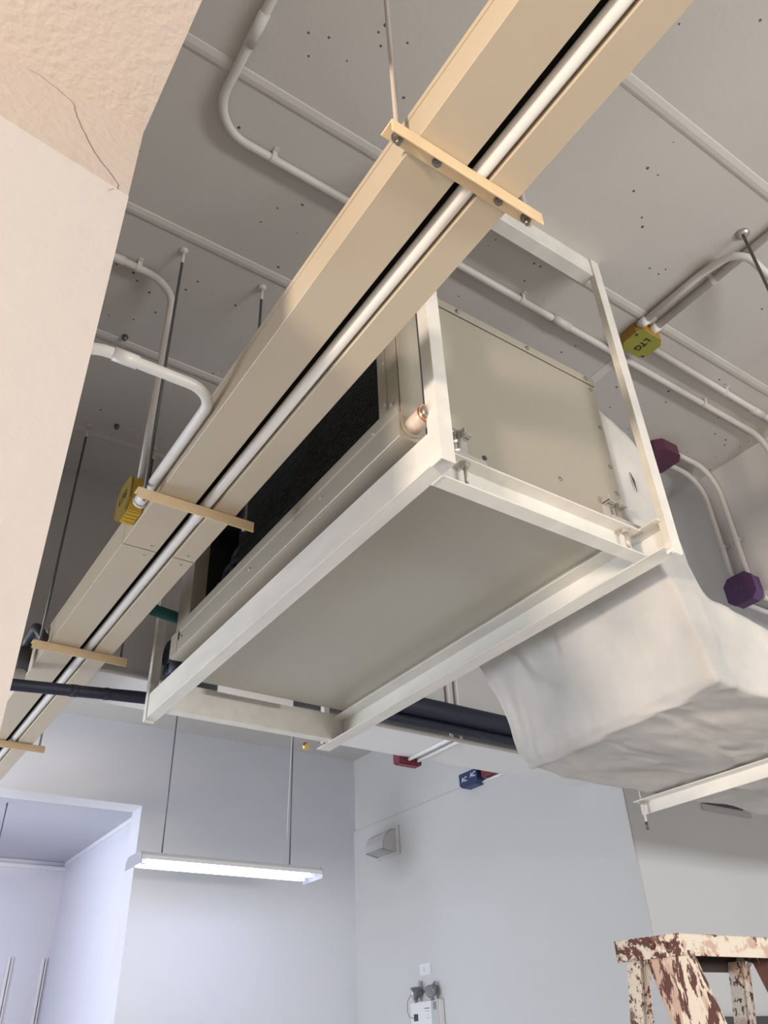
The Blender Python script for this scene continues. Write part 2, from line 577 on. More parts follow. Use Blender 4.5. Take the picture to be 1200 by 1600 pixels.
struct('crack', crm, MAT['crack'], colm, label='hairline crack in the plaster')

# ------------------------------------------------------------------ cable trunking over the unit
ZT, ZL = 2.78, 2.866
Y0, Y1, YJ = -1.6, 5.64, 1.87


def trunking(name, label, x0, x1, screws):
    t = thing(name, label, 'trunking', ((x0 + x1) / 2, 0, ZT))
    w = 0.002
    if x0 < 0.5:
        part('gap_shade', M().box(x1 + 0.0015, 0.607, Y0, Y1, ZL - 0.03, ZL - 0.026), MAT['black'], t, label='black strip standing in for the shade in the gap over the white pipe')  # black strip puts the shade of the gap into colour
    for a, b in ((Y0, YJ - 0.0012), (YJ + 0.0012, Y1)):
        body = M().prism([(x0, ZL), (x0, ZT), (x1, ZT), (x1, ZL), (x1 - w, ZL), (x1 - w, ZT + w), (x0 + w, ZT + w), (x0 + w, ZL)], 'Y', a, b)
        part('channel', body, MAT['trunk'], t, bevel=0.0012)
    lid = M().prism([(x0 - 0.0015, ZL + 0.002), (x0 - 0.0015, ZL - 0.012), (x0 - 0.0003, ZL - 0.012), (x0 - 0.0003, ZL + 0.0005), (x1 + 0.0003, ZL + 0.0005), (x1 + 0.0003, ZL - 0.012), (x1 + 0.0015, ZL - 0.012), (x1 + 0.0015, ZL + 0.002)], 'Y', Y0, Y1)
    part('lid', lid, MAT['trunk'], t, bevel=0.0006)
    for (sx, sy) in screws:
        s = M().tube([(sx, sy, ZT + 0.001), (sx, sy, ZT - 0.002), (sx, sy, ZT - 0.0035)], 0.0042, 10, radii=[0.0042, 0.0042, 0.0025])
        part('screw', s, MAT['zinc'], t)
    return t


tk1 = trunking('cable_trunking', 'wide beige metal trunking with a white conduit along its left edge', 0.465, 0.560, [(0.535, 1.845), (0.535, 1.90)])
for y in (1.80, 1.86):
    part('screw', M().cyl((0.466, y, 2.835), (0.462, y, 2.835), 0.0042), MAT['zinc'], tk1)
trunking('cable_trunking', 'narrow beige metal trunking nearer the air conditioning unit, beside the white pipe', 0.6085, 0.669, [(0.64, 1.845), (0.64, 1.90)])
single('water_pipe', M().tube([(0.5925, Y0, 2.7965), (0.5925, 1.64, 2.7965), (0.5925, 1.645, 2.7965), (0.5925, 1.69, 2.7965), (0.5925, 1.695, 2.7965), (0.5925, Y1, 2.7965)], 0.0143, 16, radii=[0.0138, 0.0138, 0.0152, 0.0152, 0.0138, 0.0138]),
       MAT['pvc'], 'long straight white pipe running in the gap between the two beige trunkings', 'pipe', (0.5925, 0, 2.795))


# angle brackets under the trunking
def bracket(y, label, ztilt=0.0):
    t = thing('trunking_bracket', label, 'bracket', (0.57, y, ZT), 'angle brackets under the trunking')
    x0, x1 = 0.413, 0.722
    th = 0.0035
    # hanging leg on the near side, flat leg against the trunking
    ang = M().prism([(y, ZT - 0.001), (y + 0.031, ZT - 0.001), (y + 0.031, ZT - 0.001 - th), (y + th, ZT - 0.001 - th), (y + th, ZT - 0.031), (y, ZT - 0.031)], 'X', x0, x1)
    part('angle_iron', ang, MAT['bracket'], t, bevel=0.0008)
    for i, x in enumerate((0.436, 0.512, 0.640, 0.701)):
        yy = y + 0.018
        big = i in (0, 3)
        n = M().cyl((x, yy, ZT - 0.0045), (x, yy, ZT - 0.006), 0.0105 if big else 0.0085).hexnut((x, yy, ZT - 0.0095), 'Z', 0.0085 if big else 0.007, 0.007)
        n.cyl((x, yy, ZT - 0.012), (x, yy, ZT - (0.024 if big else 0.016)), 0.0042 if big else 0.0035)
        part('nut', n, MAT['nut'], t)
    return t


BY = (0.512, 1.600, 2.565, 3.585)
BL = ('pale yellow angle bracket with four nuts, nearest the grey ceiling conduit bend', 'pale yellow angle bracket with its end in front of the hanging yellow box',
      'dull tan angle bracket beside the bent black cable', 'tan angle bracket under the trunking beyond the dark insulated pipe')
for y, l in zip(BY, BL):
    bracket(y, l)


# threaded rods that hold the brackets
def hanger_rod(x, y, z0, z1, material, label, r=0.0042, anchor=True, group='threaded rods of the trunking'):
    t = thing('threaded_rod', label, 'rod', (x, y, z0), group)
    part('rod', M().tube([(x, y, z0 + 0.012), (x, y, z1 - 0.06)], r, 10), material, t)
    part('rod_end', M().tube([(x, y, z1 - 0.062), (x, y, z1 - 0.008)], r * 1.4, 10), MAT['pvc_grey'] if anchor else material, t, label='paint-covered rod end at the ceiling')
    if anchor:
        part('anchor', M().tube([(x, y, z1 - 0.012), (x, y, z1 - 0.004), (x, y, z1)], 0.012, 12, radii=[0.007, 0.014, 0.014]), MAT['pvc_grey'], t)
    return t


hanger_rod(0.436, BY[0] + 0.018, ZT - 0.024, CEIL, MAT['rod_grey'], 'grey painted rod rising from the bracket with four visible nuts', 0.0045)
hanger_rod(0.434, BY[1] + 0.018, ZT - 0.024, CEIL, MAT['rod_dark'], 'long dark threaded rod rising behind the white conduit to the ceiling')
hanger_rod(0.704, BY[1] + 0.018, ZT - 0.024, CEIL, MAT['rod_dark'], 'short-looking dark rod appearing over the top edge of the trunking', 0.0042)
hanger_rod(0.436, BY[2] + 0.018, ZT - 0.024, CEIL, MAT['rod_dark'], 'dark threaded rod ending at the tan bracket beside the black cable')
hanger_rod(0.704, BY[2] + 0.018, ZT - 0.024, CEIL, MAT['rod_dark'], 'rod at the unit-side end of the bracket beside the black cable')
hanger_rod(0.701, BY[3] + 0.018, ZT - 0.024, CEIL, MAT['rod_grey'], 'rod at the end of the bracket beyond the dark insulated pipe')
hanger_rod(0.701, BY[0] + 0.018, ZT - 0.024, ZT + 0.005 + 0.085, MAT['rod_grey'], 'short rod stub at the free end of the bracket with four visible nuts', 0.0042, anchor=False)

# ------------------------------------------------------------------ steel frame that carries the unit
ZB, ZR = 2.615, 2.702
fr = thing('steel_frame', 'white painted steel channel frame hanging from the ceiling around the unit', 'frame', (1.2, 1.8, ZB))
XF, XR = 0.838, 1.578
T = 0.004


def chan_y(xweb, dirx, fl, y0, y1, z0, z1):
    a, b = xweb, xweb + dirx * fl
    w = xweb + dirx * T
    return M().prism([(a, z0), (b, z0), (b, z0 + T), (w, z0 + T), (w, z1 - T), (b, z1 - T), (b, z1), (a, z1)], 'Y', y0, y1)


def chan_x(yweb, diry, fl, x0, x1, z0, z1):
    a, b = yweb, yweb + diry * fl
    w = yweb + diry * T
    return M().prism([(a, z0), (b, z0), (b, z0 + T), (w, z0 + T), (w, z1 - T), (b, z1 - T), (b, z1), (a, z1)], 'X', x0, x1)


part('front_rail', chan_y(XF, 1, 0.042, 0.968, 2.66, ZB, ZR), MAT['frame'], fr, bevel=0.0012)
part('rear_rail', chan_y(XR, -1, 0.056, 0.968, 2.66, ZB, ZR), MAT['frame'], fr, bevel=0.0012)
part('end_rail', chan_x(1.060, -1, 0.042, XF + 0.0425, 1.5215, ZB, 2.694), MAT['frame'], fr, bevel=0.0012)
part('end_rail', chan_x(2.546, 1, 0.042, XF + 0.0425, 1.5735, ZB + 0.0045, 2.7195), MAT['frame'], fr, bevel=0.0012)


def post(x, y, s, zt, w=0.038, wy=None, zb=2.606):
    t = 0.004
    return M().prism([(x, y), (x + w, y), (x + w, y + s * t), (x + t, y + s * t), (x + t, y + s * (wy or w)), (x, y + s * (wy or w))], 'Z', zb, zt)


part('post', post(XF - 0.004, 0.963, 1, CEIL), MAT['frame'], fr, bevel=0.001)
part('post', post(1.5415, 0.957, 1, CEIL, 0.036, 0.022), MAT['frame'], fr, bevel=0.001)
part('post', post(XF - 0.004, 2.6645, -1, CEIL, 0.040, 0.026), MAT['frame'], fr, bevel=0.001)
part('post', post(1.5415, 2.6645, -1, CEIL, 0.038, 0.03, 2.64), MAT['frame'], fr, bevel=0.001)
for y in (0.962, 2.62):
    part('top_bar', chan_x(y, 1, 0.044, XF + 0.03, 1.545, 3.636, CEIL), MAT['frame'], fr, bevel=0.001)
for (x, y) in ((0.962, 1.036), (1.478, 1.036)):
    b = M().cyl((x, y, 2.690), (x, y, 2.687), 0.0135).hexnut((x, y, 2.683), 'Z', 0.0105, 0.008)
    b.cyl((x, y, 2.68), (x, y, 2.637), 0.0042)
    part('hanger_bolt', b, MAT['zinc'], fr)
part('weld', M().box(0.879, 0.883, 1.02, 1.058, 2.6135, 2.6155), MAT['frame'], fr)
part('weld', M().box(1.520, 1.524, 1.02, 1.058, 2.6135, 2.6155), MAT['frame'], fr)
part('peg', M().cyl((0.872, 0.971, 2.668), (0.880, 0.960, 2.668), 0.003), MAT['frame'], fr)
part('peg', M().cyl((0.872, 0.971, 2.645), (0.884, 0.960, 2.645), 0.003), MAT['frame'], fr)
part('end_tab', M().box(1.544, 1.572, 0.9575, 0.964, 2.602, 2.612), MAT['frame'], fr)

# ------------------------------------------------------------------ fan coil unit
fc = thing('fan_coil_unit', 'large beige ceiling air conditioning unit resting in the white frame', 'air conditioner', (1.2, 1.75, 2.72))
FX0, FX1, FY0, FY1, FZ0, FZ1 = 0.811, 1.533, 1.0625, 2.36, 2.716, 3.256
OX0 = 1.136           # intake opening from here along y
OZ0, OZ1 = 2.828, 3.16
OY1 = 2.235
# casing shell with the intake opening in its front
part('casing', M().box(FX0 + 0.25, FX1, FY0, FY1, FZ0, FZ1 - 0.003)
     .box(FX0, FX0 + 0.25, FY0, FY0 + 0.012, FZ0 + 0.02, FZ1 - 0.003)
     .box(FX0, FX0 + 0.25, FY1 - 0.05, FY1, FZ0 + 0.02, FZ1 - 0.003)
     .box(FX0, FX0 + 0.25, FY0 + 0.012, FY1 - 0.05, OZ1, FZ1 - 0.003), MAT['fcu'], fc, bevel=0.0015)
# front frame around the intake
part('front_frame', M().box(FX0 - 0.001, FX0 + 0.012, FY0, OX0, 2.795, FZ1)
     .box(FX0 - 0.001, FX0 + 0.012, OY1 + 0.06, FY1, 2.795, FZ1)
     .box(FX0 - 0.001, FX0 + 0.012, OX0, OY1 + 0.06, OZ1, FZ1), MAT['fcu'], fc, bevel=0.001)
part('frame_stile', M().box(FX0 - 0.004, FX0 + 0.004, FY0 + 0.042, OX0 + 0.0005, OZ0 - 0.002, OZ1 + 0.03), MAT['fcu'], fc, bevel=0.001)
part('frame_stile', M().box(FX0 - 0.004, FX0 + 0.004, OY1 + 0.01, FY1 - 0.05, OZ0 - 0.002, OZ1 + 0.03), MAT['fcu'], fc, bevel=0.001)
part('jamb', M().box(FX0 + 0.004, FX0 + 0.045, OY1 + 0.01, OY1 + 0.055, OZ0, OZ1), MAT['fcu'], fc, bevel=0.001)
# fins of the coil
fin = M()
fin.box(FX0 + 0.020, FX0 + 0.09, OX0 + 0.001, 1.93, OZ0 - 0.03, OZ1)
part('coil_block', fin, MAT['coil'], fc)
slat0 = None
for i in range(34):
    z = OZ0 + 0.004 + i * 0.0098
    if slat0 is None:
        slat0 = part('fin', M().box(FX0 + 0.012, FX0 + 0.020, OX0 + 0.002, 1.93, z, z + 0.004), MAT['coil'], fc)
    else:
        s = slat0.copy()
        COL.objects.link(s)
        s.location = (0, 0, i * 0.0098)
        s.parent = fc
part('bay_shade', M().box(FX0 + 0.045, FX0 + 0.20, OY1 + 0.012, OY1 + 0.05, OZ0 - 0.02, OZ1), MAT['coil'], fc)  # black sheets added to darken the recess, shade put into colour
part('bay_shade', M().box(FX0 + 0.013, FX0 + 0.20, 1.93, OY1 + 0.012, OZ1 - 0.006, OZ1 - 0.001), MAT['coil'], fc)
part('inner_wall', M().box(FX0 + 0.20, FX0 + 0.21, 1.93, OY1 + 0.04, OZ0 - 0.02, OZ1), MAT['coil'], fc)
# pipework seen in the dark bay beside the coil
for k, (y, z) in enumerate(((1.99, 2.93), (2.05, 2.90))):
    part('refrigerant_pipe', M().tube(arc_path([(FX0 + 0.05, 1.94, z + 0.03), (FX0 + 0.05, y + 0.06, z + 0.03), (FX0 + 0.05, y + 0.06, z - 0.09)], 0.03), 0.009, 10), MAT['navy'], fc)
part('fan_motor', M().tube([(FX0 + 0.06, 2.16, 2.90), (FX0 + 0.16, 2.16, 2.90)], 0.028, 16), MAT['navy'], fc)
part('fan_motor', M().tube([(FX0 + 0.05, 2.16, 2.90), (FX0 + 0.06, 2.16, 2.90)], 0.014, 14), MAT['lampgrey'], fc)
# lower lip of the intake and the drain pan
part('sill_panel', M().prism([(FX0 + 0.008, 2.826), (FX0 + 0.008, 2.745), (FX0 - 0.002, 2.745), (FX0 - 0.002, 2.792), (FX0 - 0.005, 2.794), (FX0 - 0.005, 2.826)], 'Y', FY0 + 0.001, FY1 - 0.03), MAT['fcu'], fc, bevel=0.0008)
pan = M().prism([(FX0 - 0.006, 2.764), (FX0 + 0.10, 2.764), (FX0 + 0.10, 2.722), (FX0 + 0.004, 2.720), (FX0 - 0.006, 2.722)], 'Y', FY0 - 0.002, FY1 + 0.02)
part('drain_pan', pan, MAT['fcu'], fc, bevel=0.0015)
part('pan_corner', M().box(FX0 - 0.0075, FX0 - 0.005, FY1 - 0.04, FY1 + 0.02, 2.722, 2.80), MAT['fcu'], fc)
part('bottom_panel', M().box(FX0 + 0.10, FX1, FY0, FY1 + 0.115, FZ0 - 0.008, FZ0), MAT['fcu_bottom'], fc, bevel=0.001)
part('gap_bright_strip', M().box(1.02, 1.315, FY1 + 0.112, FY1 + 0.118, FZ0 - 0.030, FZ0 + 0.0), MAT['soffit'], fc, label='white strip standing in for the bright soffit seen through the gap')  # added strip for the bright soffit glimpsed between unit and far rail
part('added_gap_filler', M().box(FX1 - 0.008, XR - 0.004, FY0 + 0.02, FY1 + 0.11, 2.7025, 2.735), MAT['fcu_bottom'], fc)  # added filler that blocks light coming through above the rear rail
# end panel with its overlapping top strip
part('end_panel', M().box(0.8845, FX1 - 0.002, FY0 - 0.0045, FY0, 2.706, FZ1 - 0.030), MAT['fcu'], fc, bevel=0.001)
part('end_panel', M().box(FX0 + 0.002, 0.879, FY0 - 0.0035, FY0, FZ0 + 0.035, FZ1 - 0.004), MAT['fcu'], fc, bevel=0.001)
part('seam', M().box(0.905, FX1, FY0 - 0.0052, FY0 - 0.001, FZ1 - 0.0315, FZ1 - 0.0285), MAT['darkp'], fc, label='dark joint under the top strip')
part('seam', M().box(0.879, 0.8845, FY0 - 0.0028, FY0 - 0.001, FZ0 + 0.035, FZ1 - 0.004), MAT['darkp'], fc, label='dark upright joint')
part('seam', M().box(0.99, FX1 - 0.07, FY0 - 0.006, FY0 - 0.001, 2.7015, 2.7055), MAT['darkp'], fc, label='dark joint along the bottom edge')
part('top_strip', M().prism([(FY0 - 0.007, FZ1), (FY0 + 0.05, FZ1), (FY0 + 0.05, FZ1 - 0.003), (FY0, FZ1 - 0.003), (FY0, FZ1 - 0.028), (FY0 - 0.007, FZ1 - 0.028)], 'X', 0.8845, FX1 + 0.004), MAT['fcu'], fc, bevel=0.0008)
scr0 = None
for (x, z) in ((1.02, FZ1 - 0.014), (1.27, FZ1 - 0.014), (1.50, FZ1 - 0.014), (1.515, FZ1 - 0.05), (1.515, 3.06), (1.515, 2.92), (1.30, 2.795), (1.515, 2.83), (0.8925, 3.10), (0.8925, 2.963), (0.8925, 2.86)):
    y = FY0 - (0.008 if z > FZ1 - 0.02 else 0.0045)
    m = M().tube([(x, y + 0.001, z), (x, y - 0.0015, z), (x, y - 0.003, z)], 0.005, 10, radii=[0.0062, 0.0062, 0.003])
    part('screw', m, MAT['nut'], fc)
for (x, z) in ((1.047, 2.757),):
    part('screw', M().cyl((x, FY0 - 0.0035, z), (x, FY0 - 0.0065, z), 0.0065), MAT['darkp'], fc, label='dark open screw hole')
for (y, z) in ((1.11, 2.98), (1.11, 2.85), (1.085, 2.83), (1.16, 2.80), (1.40, 2.765), (1.80, 2.765), (2.30, 2.77)):
    part('screw', M().tube([(FX0 - 0.002, y, z), (FX0 - 0.006, y, z), (FX0 - 0.0075, y, z)], 0.005, 10, radii=[0.0052, 0.0052, 0.003]), MAT['zinc'], fc)


# suspension lugs on the end panel
def lug(x, z, w):
    m = M()
    y1, y0 = FY0 - 0.004, FY0 - 0.030
    m.box(x - w, x + w, y0 + 0.012, y1, z, z + 0.003)            # shelf
    m.box(x - w, x - 0.006, y0, y0 + 0.014, z, z + 0.003)
    m.box(x + 0.010, x + w, y0, y0 + 0.014, z, z + 0.003)
    m.box(x + 0.014, x + 0.017, y0, y1, z - 0.002, z + 0.020)
    m.box(x - w, x - w + 0.003, y0, y1, z - 0.002, z + 0.020)
    m.box(x - w - 0.004, x + w + 0.002, FY0 - 0.0065, FY0 - 0.004, z - 0.042, z + 0.004)
    return m


for (x, z, w) in ((0.958, 2.781, 0.036), (1.476, 2.768, 0.034)):
    lg = part('suspension_lug', lug(x, z, w), MAT['zinc'], fc)
    b = M().cyl((x + 0.002, FY0 - 0.018, z + 0.012), (x + 0.002, FY0 - 0.018, 2.694), 0.0045)
    o = part('lug_bolt', b, MAT['steel'], fc)
    part('lug_plate', M().prism([(FY0 - 0.034, 2.695), (FY0 - 0.004, 2.695), (FY0 - 0.004, 2.699), (FY0 - 0.030, 2.699), (FY0 - 0.030, 2.716), (FY0 - 0.034, 2.716)], 'X', x - 0.045, x + 0.065), MAT['zinc'], fc)
# drain stub
part('drain_stub', M().cyl((0.838, FY0 - 0.002, 2.755), (0.838, FY0 - 0.058, 2.755), 0.021, 20), MAT['pinkpvc'], fc)
part('drain_ring', M().cyl((0.838, FY0 - 0.056, 2.755), (0.838, FY0 - 0.064, 2.755), 0.0225, 20), MAT['copper'], fc)
part('drain_plug', M().tube([(0.838, FY0 - 0.063, 2.755), (0.838, FY0 - 0.070, 2.755), (0.838, FY0 - 0.074, 2.755)], 0.019, 16, radii=[0.019, 0.017, 0.008]), MAT['chrome'], fc)
part('drain_collar', M().cyl((0.838, FY0 + 0.0, 2.755), (0.838, FY0 - 0.008, 2.755), 0.026, 20), MAT['fcu'], fc)
part('drain_fitting', M().cyl((1.452, 2.62, 2.592), (1.452, 2.62, 2.616), 0.011).cyl((1.452, 2.62, 2.60), (1.452, 2.62, 2.606), 0.0135), MAT['brass'], fr, label='small brass fitting')

# ------------------------------------------------------------------ canvas covered duct
top = [(1.538, 3.19), (1.576, 3.135), (1.640, 3.108), (1.690, 3.07), (1.728, 2.95), (1.765, 2.80), (1.788, 2.68), (1.803, 2.612), (1.86, 2.594), (1.95, 2.587), (2.3, 2.582), (3.4, 2.58), (4.8, 2.58), (6.19, 2.58)]
bot = [(1.538, 2.80), (1.60, 2.75), (1.652, 2.672), (1.685, 2.59), (1.704, 2.52), (1.714, 2.45), (1.724, 2.395), (1.742, 2.368), (1.79, 2.357), (1.93, 2.354), (2.3, 2.352), (3.4, 2.35), (4.8, 2.35), (6.19, 2.35)]


def resample(pl, seglens, n):
    out = []
    for i in range(len(pl) - 1):
        k = n[i]
        for j in range(k):
            t = j / k
            # Catmull-Rom
            p0, p1, p2, p3 = pl[max(i - 1, 0)], pl[i], pl[i + 1], pl[min(i + 2, len(pl) - 1)]
            out.append(tuple(0.5 * ((2 * b) + (-a + c) * t + (2 * a - 5 * b + 4 * c - d) * t * t + (-a + 3 * b - 3 * c + d) * t ** 3) for a, b, c, d in zip(p0, p1, p2, p3)))
    out.append(pl[-1])
    return out


ns = [4, 7, 8, 10, 10, 8, 8, 8, 8, 10, 26, 50, 12, 8]
tp, bt = resample(top, None, ns), resample(bot, None, ns)
DY0, DY1 = 1.072, 1.85
dm = M()
NT, NS = 60, 18
ring = []
for a in range(NT):
    ring.append((a / NT, 1.0))
for a in range(NS):
    ring.append((1.0, 1.0 - a / NS))
for a in range(NT):
    ring.append((1.0 - a / NT, 0.0))
for a in range(NS):
    ring.append((0.0, a / NS))
NR = len(ring)


def rnd_corner(u, w, yl, zl, r=0.013):
    y, z = u * yl, w * zl
    cy, cz = min(max(y, r), yl - r), min(max(z, r), zl - r)
    dy, dz = y - cy, z - cz
    if dy and dz:
        L = math.hypot(dy, dz)
        y, z = cy + dy / L * r, cz + dz / L * r
    return y / yl, z / zl


for (tx, tz), (bx, bz) in zip(tp, bt):
    yl, zl = DY1 - DY0, math.hypot(tx - bx, tz - bz)
    for (u, w) in ring:
        u, w = rnd_corner(u, w, yl, zl)
        y = DY0 + u * yl
        sk = 0.085 * u * math.exp(-((bx - 1.76) / 0.10) ** 2) * (1 - w)
        x = bx + (tx - bx) * w + sk
        z = bz + (tz - bz) * w
        p = Vector((x, y, z))
        n1 = noise.noise(p * 3.5) * 0.013 + noise.noise(p * 9) * 0.007 + noise.noise(p * 22) * 0.003
        rd = 1.0 - abs(noise.noise(Vector((p.x * 7, p.y * 2.2 + 4, p.z * 7))) * 2.2)
        n2 = max(0.0, rd) ** 5 * 0.007 * math.exp(-((bx - 1.82) / 0.25) ** 2)
        # raised seam along the lower crease
        n2 += 0.009 * math.exp(-((bx - 1.757 - 0.02 * noise.noise(Vector((0, y * 6, 0)))) / 0.014) ** 2) if w < 0.02 else 0.0
        fade = min(1.0, max(0.0, (bx - 1.55) / 0.06))
        d = (n1 + n2) * fade
        if w < 0.02:
            z -= d
        elif w > 0.98:
            z += d * 0.6
        if u < 0.02:
            y -= d * 0.8
        elif u > 0.98:
            y += d * 0.8
        dm.v.append((x, y, z))
n = len(tp)
for i in range(n - 1):
    for k in range(NR):
        k2 = (k + 1) % NR
        dm.f.append((i * NR + k, i * NR + k2, (i + 1) * NR + k2, (i + 1) * NR + k))
        dm.s.append(True)
dm.f.append(tuple(range(NR)))
dm.s.append(False)
dm.f.append(tuple((n - 1) * NR + k for k in range(NR)))
dm.s.append(False)
du = thing('air_duct', 'canvas wrapped grey-white air duct bending down behind the unit', 'duct', (1.9, 1.46, 2.35))
part('canvas_cover', dm, MAT['canvas'], du)
part('tear', M().tube([(1.612, 1.066, 2.945), (1.617, 1.0645, 2.915), (1.621, 1.0655, 2.88)], 0.004, 8, radii=[0.0008, 0.0028, 0.0008]), MAT['darkp'], du, label='dark slit torn in the canvas')

# support strut below the duct
st = thing('support_strut', 'white steel angle strut holding up the canvas duct from below', 'strut', (2.42, 1.7, 2.30))
part('angle_iron', M().prism([(2.40, 2.344), (2.44, 2.344), (2.44, 2.300), (2.436, 2.300), (2.436, 2.340), (2.40, 2.340)], 'Y', 0.75, 1.925), MAT['frame'], st, bevel=0.001)
for y in (1.90, 0.80):
    part('hanger_rod', M().cyl((2.418, y, 2.27), (2.418, y, CEIL), 0.0045), MAT['frame'], st)
    part('rod_tip', M().cyl((2.418, y, 2.245), (2.418, y, 2.27), 0.0052), MAT['rod_dark'], st)
    part('nut', M().hexnut((2.418, y, 2.334), 'Z', 0.009, 0.009), MAT['steel'], st)

# ------------------------------------------------------------------ conduits on the ceiling
def clip(pos, axis, r, drop):
    """saddle: a band over the conduit with two feet against the surface it is fixed to"""
    m = M()
    x, y, z = pos
    rr = r + 0.0022
    w = 0.007
    prof = [(rr * math.cos(a), -rr * math.sin(a)) for a in [math.pi * k / 8 for k in range(9)]]
    prof = [(rr, drop)] + prof + [(-rr, drop)]
    prof2 = [(rr + 0.012, drop), (rr + 0.012, drop - 0.002), (rr, drop - 0.002)]
    poly = [(rr + 0.012, drop), (rr + 0.012, drop - 0.003)] + [(rr, drop - 0.003)] + prof[1:-1] + [(-rr, drop - 0.003), (-rr - 0.012, drop - 0.003), (-rr - 0.012, drop)]
    if axis == 'X':
        m.prism([(y + a, z + b) for a, b in poly], 'X', x - w, x + w)
    elif axis == 'Y':
        m.prism([(x + a, z + b) for a, b in poly], 'Y', y - w, y + w)
    else:   # vertical run on a wall face pointing -x
        m.prism([(x + b * -1 * -1, y + a) for a, b in poly], 'Z', z - w, z + w)
    return m


CZ = CEIL - 0.017


def conduit(label, pts, bend, r, material, clips=(), couplers=(), drop=0.017, group=None, name='conduit'):
    t = thing(name, label, 'conduit', pts[0], group)
    part('tube', M().tube(arc_path(pts, bend) if bend else pts, r, 14), material, t)
    for (p, ax) in clips:
        part('saddle_clip', clip(p, ax, r, drop), material, t)
    for (p, q) in couplers:
        part('coupler', M().cyl(p, q, r + 0.0025, 14), material, t)
    return t


G = 'painted conduits on the ceiling'
conduit('grey conduit bending on the ceiling above the trunking, then dropping down the beam', [(0.330, -1.2, CZ), (0.330, 1.187, CZ), (2.832, 1.205, CZ), (2.832, 1.205, 3.11)], [0.11, 0.10], 0.0125, MAT['pvc_grey'],
        [((0.52, 1.187, CZ), 'X'), ((1.455, 1.193, CZ), 'X'), ((2.42, 1.20, CZ), 'X')], [((0.33, 0.86, CZ), (0.33, 0.95, CZ)), ((1.60, 1.195, CZ), (1.68, 1.195, CZ))], group=G)
HX, HY = 0.456, 1.745
conduit('grey conduit dropping from a ceiling bend to the hanging yellow box', [(0.1175, HY - 0.004, CZ), (HX, HY, CZ), (HX, HY, 2.895)], 0.10, 0.0125, MAT['pvc_grey'],
        [((0.335, HY - 0.002, CZ), 'X')], [((0.22, HY - 0.003, CZ), (0.29, HY - 0.003, CZ))])
conduit('glossy white conduit looping from the column and lying along the wide trunking', [(0.06, 1.50, 2.75), (0.150, 1.236, 2.81), (0.4495, 1.236, 2.81), (0.4495, 1.70, 2.81)], [0.10, 0.062], 0.0125, MAT['pvc'],
        [], [((0.225, 1.236, 2.81), (0.275, 1.236, 2.81))])
conduit('ceiling conduit running straight from the olive lettered box past the steel rod', [(1.944, 1.09, CZ), (1.944, -1.2, CZ)], None, 0.0125, MAT['pvc_pink'], [((1.944, 0.79, CZ), 'Y')], group=G)
conduit('ceiling conduit from the olive lettered box that bends down near the steel rod', [(1.886, 1.06, CZ), (1.886, 0.80, CZ), (1.886, 0.655, CZ - 0.027), (2.16, 0.655, CZ - 0.13), (2.9, 0.655, CZ - 0.83)], [0.3, 0.07, 0.05], 0.0125, MAT['pvc_pink'], group=G)
conduit('ceiling conduit leaving the olive lettered box toward the far beam', [(1.99, 1.108, CZ), (2.832, 1.118, CZ), (2.832, 1.118, 3.12)], 0.10, 0.0125, MAT['pvc_pink'], [((2.44, 1.114, CZ), 'X')], [((2.62, 1.117, CZ), (2.69, 1.117, CZ))], group=G)
for y, l in ((1.468, 'outer of two thin conduits joining the plum box to the purple box'), (1.535, 'inner of two thin conduits joining the plum box to the purple box')):
    conduit(l, [(2.56, y, CZ), (2.832, y, CZ), (2.832, y, 3.17)], 0.13, 0.0115, MAT['pvc_pink'], [((2.832, y, 3.34), 'Z')], group='conduits between the two purple boxes')
for y, l in ((1.455, 'conduit leaving the purple box under the beam, camera side'), (1.53, 'conduit leaving the purple box under the beam, far side')):
    conduit(l, [(2.86, y, 3.076), (6.1, y, 3.076)], None, 0.0115, MAT['pvc_pink'], group='conduits leaving the purple box')
# steel rod hanging from the ceiling on the right
rd = thing('threaded_rod', 'steel rod with a round washer fixed to the pitted ceiling', 'rod', (1.883, 0.629, CEIL))
part('washer', M().tube([(1.883, 0.629, CEIL), (1.883, 0.629, CEIL - 0.005), (1.883, 0.629, CEIL - 0.012)], 0.02, 18, radii=[0.021, 0.021, 0.012]), MAT['steel'], rd)
part('rod', M().cyl((1.883, 0.629, CEIL - 0.01), (1.883, 0.629, 2.65), 0.0048), MAT['rod_dark'], rd)
# the small plugs of old fixings on the ceiling
for (x, y, l) in ((0.40, 2.06, 'small dark fixing plug on the dim ceiling seam'), (0.53, 2.53, 'small ceiling fixing hanging behind the dropping grey conduit')):
    t = thing('ceiling_plug', l, 'plug', (x, y, CEIL - 0.01))
    part('plug', M().tube([(x, y, CEIL), (x, y, CEIL - 0.014), (x, y, CEIL - 0.02)], 0.009, 10, radii=[0.011, 0.009, 0.004]), MAT['rod_dark'], t)


# ------------------------------------------------------------------ junction boxes
def octa(hx, hy, c):
    return [(-hx + c, -hy), (hx - c, -hy), (hx, -hy + c), (hx, hy - c), (hx - c, hy), (-hx + c, hy), (-hx, hy - c), (-hx, -hy + c)]


